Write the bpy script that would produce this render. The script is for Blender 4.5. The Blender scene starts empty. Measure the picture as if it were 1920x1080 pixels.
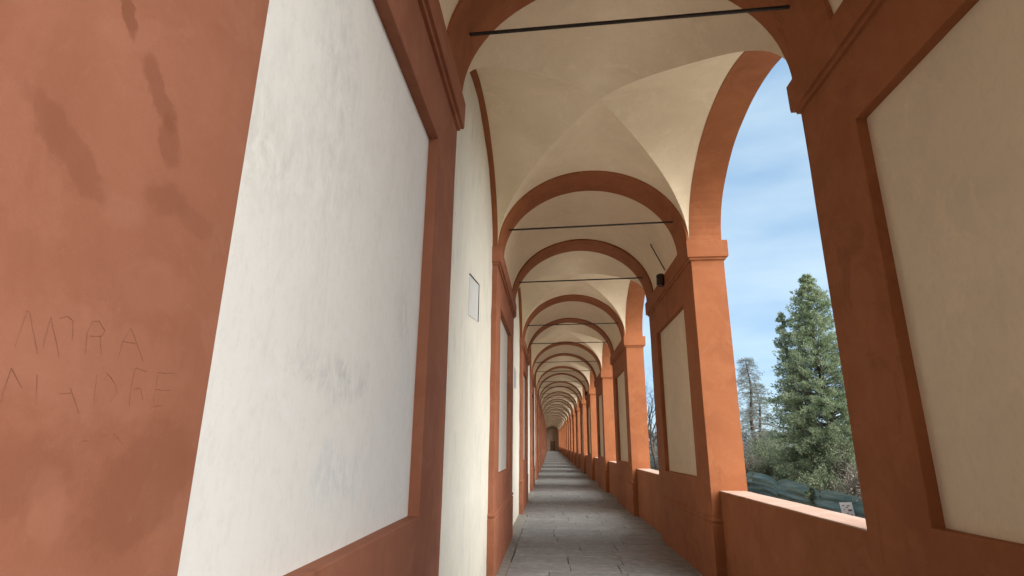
import bpy, bmesh, math, random
from mathutils import Vector, Matrix, noise as mnoise
rnd = random.Random(7)
sc = bpy.context.scene
col = sc.collection
# ------------------------------------------------------------------ camera
cam_d = bpy.data.cameras.new('camera'); cam = bpy.data.objects.new('camera', cam_d); col.objects.link(cam)
Rv = Vector((0.9974932, 0.0702418, 0.0085632)); Uv = Vector((0.0112208, -0.2764952, 0.9609498)); Fv = Vector((-0.0698665, 0.9584448, 0.2765903))
cam.matrix_world = Matrix(((Rv.x, Uv.x, -Fv.x, 0), (Rv.y, Uv.y, -Fv.y, 0), (Rv.z, Uv.z, -Fv.z, 1.65), (0, 0, 0, 1)))
cam_d.sensor_width = 36; cam_d.lens = 36 * 1030 / 1920; cam_d.clip_start = 0.05; cam_d.clip_end = 5000
sc.camera = cam
# ------------------------------------------------------------------ light and sky
SUN_EL = math.radians(30); SUN_AZ = math.atan2(0.76, -0.62)      # clockwise from +Y
w = bpy.data.worlds.new('World'); sc.world = w; w.use_nodes = True
nt = w.node_tree; nt.nodes.clear()
def wn(t, **k):
    n = nt.nodes.new(t)
    for a, b in k.items(): setattr(n, a, b)
    return n
out = wn('ShaderNodeOutputWorld'); bg = wn('ShaderNodeBackground')
sky = wn('ShaderNodeTexSky', sky_type='NISHITA'); sky.sun_disc = False
sky.sun_elevation = SUN_EL; sky.sun_rotation = SUN_AZ; sky.air_density = 0.8; sky.dust_density = 0.4; sky.ozone_density = 3.0
tc = wn('ShaderNodeTexCoord'); mp = wn('ShaderNodeMapping'); mp.inputs['Scale'].default_value = (1.3, 1.3, 5.0)
nz = wn('ShaderNodeTexNoise'); nz.inputs['Scale'].default_value = 1.9; nz.inputs['Detail'].default_value = 5; nz.inputs['Roughness'].default_value = 0.5
cr_ = wn('ShaderNodeValToRGB'); cr_.color_ramp.elements[0].position = 0.30; cr_.color_ramp.elements[1].position = 0.72
cr_.color_ramp.elements[0].color = (0, 0, 0, 1); cr_.color_ramp.elements[1].color = (1, 1, 1, 1)
cl = wn('ShaderNodeMix', data_type='RGBA'); cl.inputs[6].default_value = (0.98, 1.66, 2.45, 1); cl.inputs[7].default_value = (2.30, 2.85, 3.12, 1)
mx = wn('ShaderNodeMix', data_type='RGBA'); mx.inputs[0].default_value = 0.82
nt.links.new(tc.outputs['Generated'], mp.inputs[0]); nt.links.new(mp.outputs[0], nz.inputs['Vector'])
nt.links.new(nz.outputs[0], cr_.inputs[0]); nt.links.new(cr_.outputs[0], cl.inputs[0]); nt.links.new(cl.outputs[2], mx.inputs[7]); nt.links.new(sky.outputs[0], mx.inputs[6])
nt.links.new(mx.outputs[2], bg.inputs[0]); bg.inputs[1].default_value = 0.05
nt.links.new(bg.outputs[0], out.inputs[0])
sun_d = bpy.data.lights.new('sun', 'SUN'); sun_d.energy = 1.5; sun_d.angle = math.radians(80); sun_d.color = (1.0, 0.95, 0.88)
sun = bpy.data.objects.new('sun', sun_d); col.objects.link(sun)
sd = Vector((math.sin(SUN_AZ) * math.cos(SUN_EL), math.cos(SUN_AZ) * math.cos(SUN_EL), math.sin(SUN_EL)))
sun.rotation_euler = (-sd).to_track_quat('-Z', 'Y').to_euler()
vs = sc.view_settings; vs.view_transform = 'Standard'; vs.look = 'None'; vs.gamma = 1; vs.use_curve_mapping = False
vs.exposure = 2.7
sc.cycles.max_bounces = 10; sc.cycles.diffuse_bounces = 8; sc.cycles.sample_clamp_indirect = 8
sc.cycles.use_denoising = True
# ------------------------------------------------------------------ measures (metres)
SK = -0.0304
XL, XR, XW, XO, XS = -0.782, 2.02, -0.860, 2.475, 2.13
Y1, L, P = 7.70, 7.196, 3.544
ZI, ZB = 4.515, 4.233
PT, PB, MG, RC = 3.745, 1.251, 0.660, 0.070
SILL, RISE, BW = 1.125, 1.215, 0.64
N = 18
OB = L - P
YEND = Y1 + (N - 1) * L + P
ZTOP = 6.25
def yn(n): return Y1 + (n - 1) * L
def bend(y):
    t = max(y, 0) / 134.0
    return -0.55 * t * t, 0.65 * t * t
# ------------------------------------------------------------------ materials
def mat(name):
    m = bpy.data.materials.new(name); m.use_nodes = True
    nt = m.node_tree; b = nt.nodes['Principled BSDF']
    return m, nt, b
def nd(nt, t, ins=None, **k):
    n = nt.nodes.new(t)
    for a, b in k.items(): setattr(n, a, b)
    for a, b in (ins or {}).items(): n.inputs[a].default_value = b
    return n
def noise(nt, scale, detail=4, rough=0.55, vec=None, stretch=None, dist=0.0):
    g = nt.nodes.new('ShaderNodeNewGeometry') if vec is None else None
    v = g.outputs['Position'] if g else vec
    if stretch:
        mpn = nd(nt, 'ShaderNodeMapping'); mpn.inputs['Scale'].default_value = stretch; nt.links.new(v, mpn.inputs[0]); v = mpn.outputs[0]
    n = nd(nt, 'ShaderNodeTexNoise', {'Scale': scale, 'Detail': detail, 'Roughness': rough, 'Distortion': dist}); nt.links.new(v, n.inputs['Vector'])
    return n.outputs['Fac']
def ramp(nt, fac, stops):
    r = nd(nt, 'ShaderNodeValToRGB'); els = r.color_ramp.elements
    while len(els) < len(stops): els.new(0.5)
    for e, (p, c) in zip(els, stops):
        e.position = p; e.color = (c, c, c, 1) if isinstance(c, (int, float)) else (*c, 1)
    nt.links.new(fac, r.inputs[0]); return r.outputs[0]
def mix(nt, fac, a, b, mode='MIX'):
    m = nd(nt, 'ShaderNodeMix', data_type='RGBA', blend_type=mode)
    for s, v in ((0, fac), (6, a), (7, b)):
        if isinstance(v, (int, float)): m.inputs[s].default_value = v
        elif isinstance(v, tuple): m.inputs[s].default_value = (*v, 1)
        else: nt.links.new(v, m.inputs[s])
    return m.outputs[2]
def math_(nt, op, a, b=None, clamp=False):
    m = nd(nt, 'ShaderNodeMath', operation=op, use_clamp=clamp)
    for i, v in enumerate((a, b)):
        if v is None: continue
        if isinstance(v, (int, float)): m.inputs[i].default_value = v
        else: nt.links.new(v, m.inputs[i])
    return m.outputs[0]
def bump(nt, b, h, strength=0.2, dist=0.01):
    bp = nd(nt, 'ShaderNodeBump', {'Strength': strength, 'Distance': dist}); nt.links.new(h, bp.inputs['Height']); nt.links.new(bp.outputs[0], b.inputs['Normal'])
def spot(nt, cy, cz, ry, rz, rot=0.0, soft=0.6, warp=0.6, wscale=9.0):
    """stain of its own shape: warped ellipse in the wall's y-z plane (world position)"""
    g = nt.nodes.new('ShaderNodeNewGeometry')
    n = nd(nt, 'ShaderNodeTexNoise', {'Scale': wscale, 'Detail': 5, 'Roughness': 0.6}); nt.links.new(g.outputs['Position'], n.inputs['Vector'])
    sub = nd(nt, 'ShaderNodeVectorMath', operation='SUBTRACT'); nt.links.new(n.outputs['Color'], sub.inputs[0]); sub.inputs[1].default_value = (.5, .5, .5)
    scl = nd(nt, 'ShaderNodeVectorMath', operation='SCALE'); nt.links.new(sub.outputs[0], scl.inputs[0]); scl.inputs['Scale'].default_value = warp * max(ry, rz)
    add = nd(nt, 'ShaderNodeVectorMath', operation='ADD'); nt.links.new(g.outputs['Position'], add.inputs[0]); nt.links.new(scl.outputs[0], add.inputs[1])
    of = nd(nt, 'ShaderNodeVectorMath', operation='SUBTRACT'); nt.links.new(add.outputs[0], of.inputs[0]); of.inputs[1].default_value = (0, cy, cz)
    mpn = nd(nt, 'ShaderNodeMapping', vector_type='TEXTURE'); mpn.inputs['Rotation'].default_value = (rot, 0, 0); mpn.inputs['Scale'].default_value = (1e6, ry, rz)
    nt.links.new(of.outputs[0], mpn.inputs[0])
    ln = nd(nt, 'ShaderNodeVectorMath', operation='LENGTH'); nt.links.new(mpn.outputs[0], ln.inputs[0])
    mr = nd(nt, 'ShaderNodeMapRange', interpolation_type='SMOOTHSTEP'); nt.links.new(ln.outputs['Value'], mr.inputs['Value'])
    mr.inputs['From Min'].default_value = 1.0 - soft / 2; mr.inputs['From Max'].default_value = 1.0 + soft / 2; mr.inputs['To Min'].default_value = 1; mr.inputs['To Max'].default_value = 0
    return mr.outputs[0]
def cracks(nt, scale, width, dens=0.5, warp=0.12):
    g = nt.nodes.new('ShaderNodeNewGeometry')
    n = nd(nt, 'ShaderNodeTexNoise', {'Scale': scale * 3, 'Detail': 5, 'Roughness': 0.65}); nt.links.new(g.outputs['Position'], n.inputs['Vector'])
    scl = nd(nt, 'ShaderNodeVectorMath', operation='SCALE'); nt.links.new(n.outputs['Color'], scl.inputs[0]); scl.inputs['Scale'].default_value = warp * 3 / scale
    add = nd(nt, 'ShaderNodeVectorMath', operation='ADD'); nt.links.new(g.outputs['Position'], add.inputs[0]); nt.links.new(scl.outputs[0], add.inputs[1])
    v = nd(nt, 'ShaderNodeTexVoronoi', {'Scale': scale}, feature='DISTANCE_TO_EDGE'); nt.links.new(add.outputs[0], v.inputs['Vector'])
    line = ramp(nt, v.outputs['Distance'], [(0.0, 1.0), (width * scale, 0.0)])
    return math_(nt, 'MULTIPLY', line, ramp(nt, noise(nt, scale * 0.9, 3, 0.6), [(1 - dens, 0.0), (1 - dens + 0.08, 1.0)]))
def terracotta(name, stains=(), base=(0.46, 0.185, 0.092), fine=False):
    m, nt, b = mat(name)
    dk = tuple(c * k for c, k in zip(base, (0.80, 0.76, 0.74))); lt = tuple(c * k for c, k in zip(base, (1.08, 1.14, 1.22)))
    c = mix(nt, ramp(nt, noise(nt, 0.9, 6, 0.6, dist=0.5), [(0.36, 0.0), (0.66, 1.0)]), dk, base)
    c = mix(nt, ramp(nt, noise(nt, 3.1, 6, 0.62, dist=0.8), [(0.48, 0.0), (0.70, 0.75)]), c, lt)
    c = mix(nt, ramp(nt, noise(nt, 6.0, 5, 0.6, stretch=(1, 1, 0.25)), [(0.56, 0.0), (0.72, 0.35)]), c, dk)
    c = mix(nt, ramp(nt, noise(nt, 45, 3, 0.6), [(0.30, 0.12), (0.5, 0.0)]), c, dk)
    c = mix(nt, ramp(nt, noise(nt, 2.0, 8, 0.72, dist=1.2), [(0.54, 0.0), (0.60, 0.40)]), c, lt)
    c = mix(nt, ramp(nt, noise(nt, 1.7, 8, 0.70, stretch=(1, 1, 0.7), dist=0.9), [(0.58, 0.0), (0.64, 0.45)]), c, tuple(x * 0.80 for x in dk))
    if not fine: c = mix(nt, math_(nt, 'MULTIPLY', cracks(nt, 1.1, 0.0022, 0.40), 0.40), c, tuple(x * 0.35 for x in dk))
    if fine:
        c = mix(nt, ramp(nt, noise(nt, 220, 4, 0.7), [(0.36, 0.30), (0.5, 0.0)]), c, dk)
        c = mix(nt, ramp(nt, noise(nt, 38, 7, 0.75), [(0.60, 0.0), (0.68, 0.5)]), c, lt)
    for (cy, cz, ry, rz, rot, k, soft) in stains:
        f = math_(nt, 'MULTIPLY', spot(nt, cy, cz, ry, rz, rot, soft, 0.85, 26.0), abs(k) * 0.8)
        c = mix(nt, f, c, tuple(x * y for x, y in zip(base, (0.60, 0.52, 0.46) if k > 0 else (1.16, 1.3, 1.42))))
    nt.links.new(c, b.inputs['Base Color']); b.inputs['Roughness'].default_value = 0.85; b.inputs['Specular IOR Level'].default_value = 0.25
    h = math_(nt, 'ADD', math_(nt, 'MULTIPLY', noise(nt, 7, 5, 0.6), 1.0), math_(nt, 'MULTIPLY', noise(nt, 90, 3, 0.6), 0.16))
    if fine: h = math_(nt, 'ADD', h, math_(nt, 'MULTIPLY', noise(nt, 260, 4, 0.7), 0.07))
    bump(nt, b, h, 0.30, 0.012); return m
TER = terracotta('terracotta_plaster', base=(0.318, 0.111, 0.044))
STAINS = [(0.79, 2.425, 0.018, 0.045, 0.55, 0.9, 0.4), (0.905, 2.325, 0.030, 0.075, 0.75, 0.7, 0.5), (0.955, 2.25, 0.028, 0.055, 0.3, 0.6, 0.5),
          (0.745, 2.11, 0.030, 0.10, 1.0, 0.5, 0.6), (0.98, 2.13, 0.06, 0.035, 0.3, 0.55, 0.7), (1.08, 2.12, 0.06, 0.03, 0.0, 0.4, 0.6), (0.88, 2.06, 0.05, 0.03, 0.3, -0.4, 0.8),
          (1.07, 1.57, 0.15, 0.10, 0.5, 0.5, 0.5), (0.80, 1.60, 0.09, 0.06, 0.2, 0.4, 0.7), (0.86, 1.55, 0.03, 0.06, 0.2, -0.35, 0.6), (0.9, 1.78, 0.22, 0.09, 0.0, -0.35, 0.6),
          (1.0, 1.94, 0.10, 0.05, 0.2, -0.3, 0.8)]
TER0 = terracotta('stained_terracotta_plaster', STAINS, base=(0.335, 0.134, 0.077), fine=True)
TERL = terracotta('pinkish_terracotta_plaster', base=(0.35, 0.134, 0.072))
def plaster(name, base, dirt, dirt_amt=0.5, streak=0.4, spots=(), grey=(0.42, 0.44, 0.44), crk=0.8):
    m, nt, b = mat(name)
    c = mix(nt, ramp(nt, noise(nt, 1.3, 6, 0.62, dist=0.4), [(0.35, 0.0), (0.68, dirt_amt)]), base, dirt)
    c = mix(nt, ramp(nt, noise(nt, 5.5, 7, 0.66, stretch=(1, 1, 0.30), dist=0.6), [(0.53, 0.0), (0.70, streak)]), c, grey)
    c = mix(nt, ramp(nt, noise(nt, 14, 8, 0.75, stretch=(1, 1, 0.45)), [(0.60, 0.0), (0.70, streak * 0.7)]), c, grey)
    for (cy, cz, ry, rz, rot, k, gc) in spots:
        f = math_(nt, 'MULTIPLY', math_(nt, 'MULTIPLY', spot(nt, cy, cz, ry * 1.25, rz * 1.25, rot, 1.5, 1.2, 7.0), ramp(nt, noise(nt, 13, 9, 0.74, stretch=(1, 1, 0.55), dist=0.8), [(0.42, 0.0), (0.70, 1.0)])), k * 0.75)
        c = mix(nt, f, c, gc)
    c = mix(nt, ramp(nt, noise(nt, 30, 9, 0.8, stretch=(1, 1, 0.6)), [(0.50, 0.0), (0.66, 0.30)]), c, tuple(x * 0.72 for x in base))
    c = mix(nt, ramp(nt, noise(nt, 2.6, 9, 0.74, dist=1.0), [(0.55, 0.0), (0.62, 0.35)]), c, tuple(min(0.86, x * 1.10) for x in base))
    c = mix(nt, math_(nt, 'MULTIPLY', cracks(nt, crk, 0.0020, 0.42), 0.5), c, tuple(x * 0.42 for x in base))
    nt.links.new(c, b.inputs['Base Color']); b.inputs['Roughness'].default_value = 0.9; b.inputs['Specular IOR Level'].default_value = 0.2
    h = math_(nt, 'ADD', noise(nt, 5, 5, 0.6), math_(nt, 'MULTIPLY', noise(nt, 60, 4, 0.6), 0.15))
    bump(nt, b, h, 0.28, 0.012); return m
G = (0.36, 0.38, 0.40); BL = (0.46, 0.56, 0.62)
PANEL0 = plaster('white_panel_plaster', (0.83, 0.825, 0.785), (0.76, 0.765, 0.74), 0.6, 0.16,
    [(2.23, 1.90, 0.20, 0.06, 0.1, 0.75, G), (1.90, 1.92, 0.10, 0.05, 0.0, 0.6, G), (1.40, 2.52, 0.10, 0.16, 0.2, 0.6, (0.42, 0.42, 0.38)), (1.84, 3.18, 0.16, 0.22, 0.2, 0.5, G),
     (2.26, 1.52, 0.24, 0.09, 0.1, 0.8, BL), (3.05, 2.36, 0.06, 0.10, 0.1, 0.8, (0.45, 0.40, 0.36)), (1.87, 2.64, 0.25, 0.25, 0.2, 0.35, G)], crk=0.06)
PANEL = plaster('panel_plaster', (0.72, 0.70, 0.63), (0.64, 0.62, 0.55), 0.6, 0.15)
WALL = plaster('cream_wall_plaster', (0.72, 0.69, 0.59), (0.65, 0.63, 0.55), 0.8, 0.42)
VAULT = plaster('vault_plaster', (0.80, 0.665, 0.485), (0.69, 0.565, 0.40), 0.8, 0.16, grey=(0.56, 0.47, 0.36))
RPANEL = plaster('warm_panel_plaster', (0.73, 0.60, 0.44), (0.63, 0.515, 0.375), 0.8, 0.20, grey=(0.50, 0.42, 0.33))
def simple(name, c, rough=0.6, metal=0.0, var=0.0, vs_=8.0, c2=None):
    m, nt, b = mat(name)
    if var: nt.links.new(mix(nt, ramp(nt, noise(nt, vs_, 5, 0.6), [(0.35, 0.0), (0.65, var)]), c, c2 or tuple(x * 0.5 for x in c)), b.inputs['Base Color'])
    else: b.inputs['Base Color'].default_value = (*c, 1)
    b.inputs['Roughness'].default_value = rough; b.inputs['Metallic'].default_value = metal
    return m
IRON = simple('black_iron', (0.022, 0.018, 0.017), 0.6, 0.3, 0.6, 12, (0.05, 0.028, 0.02))
LAMPM = simple('dark_brown_metal', (0.035, 0.022, 0.018), 0.45, 0.4)
GLASS = simple('lamp_glass', (0.10, 0.09, 0.08), 0.15)
SCRATCH = simple('scratched_terracotta', (0.215, 0.078, 0.042), 0.9, 0, 1.0, 60, (0.315, 0.122, 0.07))
SCRATCH2 = simple('pencil_line', (0.16, 0.16, 0.15), 0.9)
MARBLE = simple('pale_marble', (0.64, 0.645, 0.61), 0.6, 0, 0.6, 6, (0.56, 0.575, 0.56))
GREYMARBLE = simple('grey_marble', (0.50, 0.51, 0.50), 0.5, 0, 0.6, 9, (0.40, 0.42, 0.42))
ROOFM = simple('roof_tile', (0.32, 0.15, 0.09), 0.9, 0, 0.5, 4)
DOORM = simple('brown_door', (0.30, 0.20, 0.13), 0.7)
def stone_mat():
    m, nt, b = mat('grey_paving_stone')
    oi = nt.nodes.new('ShaderNodeObjectInfo')
    c = mix(nt, oi.outputs['Random'], (0.195, 0.205, 0.208), (0.25, 0.259, 0.26))
    c = mix(nt, ramp(nt, noise(nt, 2.2, 6, 0.65, dist=0.5), [(0.38, 0.0), (0.66, 0.7)]), c, (0.17, 0.172, 0.172))
    c = mix(nt, ramp(nt, noise(nt, 9, 6, 0.7), [(0.50, 0.0), (0.72, 0.6)]), c, (0.44, 0.44, 0.42))
    c = mix(nt, ramp(nt, noise(nt, 55, 3, 0.7), [(0.58, 0.0), (0.70, 0.5)]), c, (0.16, 0.16, 0.155))
    nt.links.new(c, b.inputs['Base Color']); nt.links.new(ramp(nt, noise(nt, 6, 4), [(0.3, 0.5), (0.7, 0.8)]), b.inputs['Roughness'])
    bump(nt, b, math_(nt, 'ADD', noise(nt, 12, 6, 0.65), math_(nt, 'MULTIPLY', noise(nt, 80, 3, 0.6), 0.25)), 0.5, 0.012); return m
STONE = stone_mat()
MORTAR = simple('mortar_bed', (0.13, 0.128, 0.122), 0.95, 0, 0.7, 14, (0.085, 0.083, 0.08))
BORDER = simple('mortar_border', (0.30, 0.28, 0.25), 0.95, 0, 0.9, 11, (0.17, 0.165, 0.15))
def leaf_mat(name, a, b_, dark, trans=0.25, scale=1.2):
    m, nt, b = mat(name)
    c = mix(nt, ramp(nt, noise(nt, scale, 4, 0.6), [(0.35, 0.0), (0.65, 1.0)]), a, b_)
    c = mix(nt, ramp(nt, noise(nt, scale * 6, 3, 0.6), [(0.40, 0.7), (0.60, 0.0)]), c, dark)
    nt.links.new(c, b.inputs['Base Color']); b.inputs['Roughness'].default_value = 0.65; b.inputs['Specular IOR Level'].default_value = 0.3
    tr = nt.nodes.new('ShaderNodeBsdfTranslucent'); nt.links.new(c, tr.inputs[0])
    ms = nt.nodes.new('ShaderNodeMixShader'); ms.inputs[0].default_value = trans
    o = nt.nodes['Material Output']; nt.links.new(b.outputs[0], ms.inputs[1]); nt.links.new(tr.outputs[0], ms.inputs[2]); nt.links.new(ms.outputs[0], o.inputs[0])
    return m
LEAF = leaf_mat('conifer_foliage', (0.27, 0.345, 0.185), (0.45, 0.50, 0.33), (0.11, 0.16, 0.09), 0.45)
CEDARL = leaf_mat('cedar_foliage', (0.21, 0.245, 0.22), (0.30, 0.33, 0.29), (0.14, 0.17, 0.16))
SHRUBL = leaf_mat('shrub_foliage', (0.18, 0.225, 0.12), (0.30, 0.33, 0.20), (0.10, 0.14, 0.08))
DRYL = leaf_mat('dry_growth', (0.27, 0.22, 0.18), (0.36, 0.32, 0.26), (0.17, 0.14, 0.11))
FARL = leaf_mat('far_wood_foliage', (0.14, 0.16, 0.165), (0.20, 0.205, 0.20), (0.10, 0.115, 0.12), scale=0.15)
BARK = simple('bark', (0.075, 0.06, 0.048), 0.95, 0, 0.7, 9)
TWIG = simple('pale_twig', (0.17, 0.145, 0.12), 0.95, 0, 0.6, 9)
def net_mat():
    m, nt, b = mat('green_shade_net')
    c = mix(nt, ramp(nt, noise(nt, 1.6, 5, 0.6, stretch=(1, 0.25, 4)), [(0.35, 0.0), (0.65, 1.0)]), (0.075, 0.18, 0.18), (0.22, 0.36, 0.345))
    c = mix(nt, ramp(nt, noise(nt, 4, 4, 0.6), [(0.55, 0.0), (0.75, 0.5)]), c, (0.12, 0.16, 0.15))
    nt.links.new(c, b.inputs['Base Color']); b.inputs['Roughness'].default_value = 0.7
    bump(nt, b, noise(nt, 5, 5, 0.6, stretch=(1, 0.3, 3)), 0.6, 0.06); return m
NET = net_mat()
GROUNDM = None
def ground_mat():
    m, nt, b = mat('rough_grass_ground')
    c = mix(nt, ramp(nt, noise(nt, 0.35, 6, 0.65), [(0.35, 0.0), (0.65, 1.0)]), (0.085, 0.095, 0.05), (0.17, 0.14, 0.10))
    c = mix(nt, ramp(nt, noise(nt, 5, 6, 0.7), [(0.45, 0.0), (0.65, 0.7)]), c, (0.06, 0.07, 0.035))
    nt.links.new(c, b.inputs['Base Color']); b.inputs['Roughness'].default_value = 0.95
    bump(nt, b, noise(nt, 7, 6, 0.7), 0.8, 0.08); return m
GROUNDM = ground_mat()
# ------------------------------------------------------------------ mesh helpers
def mesh(name, verts, faces, m, shear=True, smooth=False, bevel=0.0, sub=0.0, wob=0.0, merge=False, seed=0):
    me = bpy.data.meshes.new(name)
    me.from_pydata([tuple(v) for v in verts], [], faces)
    if bevel or sub or wob or merge:
        bm = bmesh.new(); bm.from_mesh(me)
        bmesh.ops.remove_doubles(bm, verts=bm.verts, dist=1e-5)
        if bevel:
            es = [e for e in bm.edges if len(e.link_faces) == 2 and e.calc_face_angle(0) > 0.5]
            if es: bmesh.ops.bevel(bm, geom=es, offset=bevel, segments=2, affect='EDGES', profile=0.5, clamp_overlap=True)
        if sub:
            for _ in range(6):
                es = [e for e in bm.edges if e.calc_length() > sub]
                if not es: break
                bmesh.ops.subdivide_edges(bm, edges=es, cuts=1, use_grid_fill=True)
        if wob:
            for v in bm.verts:
                p = v.co * 1.7 + Vector((seed, 0, 0)); q = v.co * 6.0 + Vector((0, seed, 0))
                v.co += (mnoise.noise_vector(p) * 0.7 + mnoise.noise_vector(q) * 0.3) * wob
        bmesh.ops.recalc_face_normals(bm, faces=bm.faces)
        bm.to_mesh(me); bm.free()
    if shear:
        for v in me.vertices: v.co.y += SK * v.co.x
    if smooth:
        for p in me.polygons: p.use_smooth = True
    me.materials.append(m); me.update()
    return me
class MB:
    def __init__(s): s.v = []; s.f = []
    def add(s, vs_, fs):
        o = len(s.v); s.v += [tuple(v) for v in vs_]; s.f += [tuple(i + o for i in f) for f in fs]; return s
    def box(s, x0, x1, y0, y1, z0, z1):
        v = [(x, y, z) for z in (z0, z1) for y in (y0, y1) for x in (x0, x1)]
        return s.add(v, [(0, 2, 3, 1), (4, 5, 7, 6), (0, 1, 5, 4), (2, 6, 7, 3), (0, 4, 6, 2), (1, 3, 7, 5)])
    def grid(s, rows):
        n = len(rows[0]); v = [p for r in rows for p in r]
        return s.add(v, [(i * n + j, i * n + j + 1, (i + 1) * n + j + 1, (i + 1) * n + j) for i in range(len(rows) - 1) for j in range(n - 1)])
    def tube(s, pts, rads, k=6):
        pts = [Vector(p) for p in pts]; rows = []
        for i, p in enumerate(pts):
            t = (pts[min(i + 1, len(pts) - 1)] - pts[max(i - 1, 0)]).normalized()
            a = t.orthogonal().normalized(); b = t.cross(a)
            r = rads[i] if isinstance(rads, (list, tuple)) else rads
            rows.append([p + (a * math.cos(2 * math.pi * j / k) + b * math.sin(2 * math.pi * j / k)) * r for j in range(k)])
        o = len(s.v); s.v += [tuple(p) for r in rows for p in r]
        for i in range(len(rows) - 1):
            for j in range(k):
                s.f.append((o + i * k + j, o + i * k + (j + 1) % k, o + (i + 1) * k + (j + 1) % k, o + (i + 1) * k + j))
        s.f.append(tuple(o + j for j in range(k))[::-1]); s.f.append(tuple(o + (len(rows) - 1) * k + j for j in range(k)))
        return s
    def mesh(s, name, m, **k): return mesh(name, s.v, s.f, m, **k)
def obj(name, me, parent=None, loc=None):
    o = bpy.data.objects.new(name, me); col.objects.link(o)
    if parent: o.parent = parent
    if loc: o.location = loc
    return o
def tag(o, label=None, cat=None, group=None, kind=None):
    for k, v in (('label', label), ('category', cat), ('group', group), ('kind', kind)):
        if v: o[k] = v
    return o
def place(ox, y):
    bx, bz = bend(y); return (ox + bx, y + SK * ox, bz)
def thing(name, ox, y, parts, label, cat, group=None):
    """an Empty at the base with copies of the shared part meshes; parts: (name, mesh, [sub-parts])"""
    root = bpy.data.objects.new(name, None); col.objects.link(root); root.location = place(ox, y); root.empty_display_size = 0.2
    tag(root, label, cat, group)
    for pt in parts:
        o = obj(pt[0], pt[1], root)
        for sp in (pt[2] if len(pt) > 2 else []): obj(sp[0], sp[1], o)
    return root
ORD = ['', 'first', 'second', 'third', 'fourth', 'fifth', 'sixth', 'seventh']
# ------------------------------------------------------------------ shared part meshes
def frame_shaft(sign, depth, m, name, seed, wob=0.005):
    """pier shaft with a sunk rectangular panel in its corridor face; local x 0 = face, body towards sign"""
    b = MB(); s = sign
    y0, y1, p0, p1, z0, z1 = 0, P, MG, P - MG, 0, ZB + 0.02
    if seed == 1: p0 = MG + 0.03
    ys = (y0, p0, p1, y1); zs = (z0, PB, PT, z1)
    F = lambda a, c: b.add([(0, a[0], c[0]), (0, a[1], c[0]), (0, a[1], c[1]), (0, a[0], c[1])], [(0, 1, 2, 3)])
    for i in range(3):
        for j in range(3):
            if (i, j) != (1, 1): F((ys[i], ys[i + 1]), (zs[j], zs[j + 1]))
    r = s * RC
    b.add([(0, p0, PB), (0, p1, PB), (0, p1, PT), (0, p0, PT), (r, p0, PB), (r, p1, PB), (r, p1, PT), (r, p0, PT)],
          [(0, 1, 5, 4), (1, 2, 6, 5), (2, 3, 7, 6), (3, 0, 4, 7)])
    d = s * depth
    for z_a, z_b in zip(zs[:-1], zs[1:]):
        for yy in (y0, y1): b.add([(0, yy, z_a), (0, yy, z_b), (d, yy, z_b), (d, yy, z_a)], [(0, 1, 2, 3)])
    for y_a, y_b in zip(ys[:-1], ys[1:]):
        b.add([(d, y_a, z0), (d, y_b, z0), (d, y_b, z1), (d, y_a, z1)], [(0, 1, 2, 3)])
        b.add([(0, y_a, z1), (0, y_b, z1), (d, y_b, z1), (d, y_a, z1)], [(0, 1, 2, 3)])
    return b.mesh(name, m, bevel=0.006, sub=0.4, wob=wob, seed=seed)
def panel(sign, m, name, first=False):
    b = MB(); x0, x1 = sorted((sign * RC, sign * (RC + 0.02)))
    a = MG + (0.03 if first else 0)
    b.box(x0, x1, a - 0.02, P - MG + 0.02, PB - 0.02, PT + 0.02); return b.mesh(name, m, sub=0.4, wob=0.004, seed=4)
def ring(prof, x0, x1, y0, y1, m, name, bevel=0.003, sides=(1, 1), cap=True, seed=0):
    """moulding swept round the rectangle; prof = (offset, z) from bottom to top; sides: grow past x0 / x1"""
    b = MB(); rows = []
    for o, z in prof:
        a, c = x0 - o * sides[0], x1 + o * sides[1]
        rows.append([(a, y0 - o, z), (c, y0 - o, z), (c, y1 + o, z), (a, y1 + o, z), (a, y0 - o, z)])
    b.grid(rows)
    if cap: b.add(rows[-1][:4], [(0, 1, 2, 3)]); b.add(rows[0][:4], [(3, 2, 1, 0)])
    return b.mesh(name, m, merge=True, sub=0.6, wob=0.003, seed=seed, bevel=bevel)
IMP = [(0.0, ZB - 0.01), (0.0, ZB), (0.026, ZB + 0.003), (0.028, ZB + 0.03), (0.032, ZB + 0.034), (0.055, ZB + 0.037), (0.058, ZB + 0.066), (0.060, ZI), (0.0, ZI + 0.002)]
PLI = [(0.018, -0.02), (0.018, 0.715), (0.008, 0.724), (0.008, 0.742), (0.022, 0.752), (0.025, 0.767), (0.022, 0.782), (0.0, 0.794)]
WR, WL = XO - XR, XL - XW + 0.12
m_shaft_r = frame_shaft(1, WR, TER, 'pier_shaft', 2)
m_shaft_l = frame_shaft(-1, WL, TERL, 'pilaster_shaft', 3)
m_shaft_l0 = frame_shaft(-1, WL, TER0, 'stained_pilaster_shaft', 1, 0.0006)
m_panel_r = panel(1, RPANEL, 'pier_panel'); m_panel_l = panel(-1, PANEL, 'pilaster_panel'); m_panel_l0 = panel(-1, PANEL0, 'white_panel', True)
m_imp_r = ring(IMP, 0, WR, 0, P, TER, 'pier_impost', seed=5); m_imp_l = ring(IMP, -WL, 0, 0, P, TERL, 'pilaster_impost', sides=(0, 1), seed=6)
m_pli_r = ring(PLI, 0, WR, 0, P, TER, 'pier_plinth', seed=7); m_pli_l = ring(PLI, -WL, 0, 0, P, TERL, 'pilaster_plinth', sides=(0, 1), seed=8)
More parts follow.
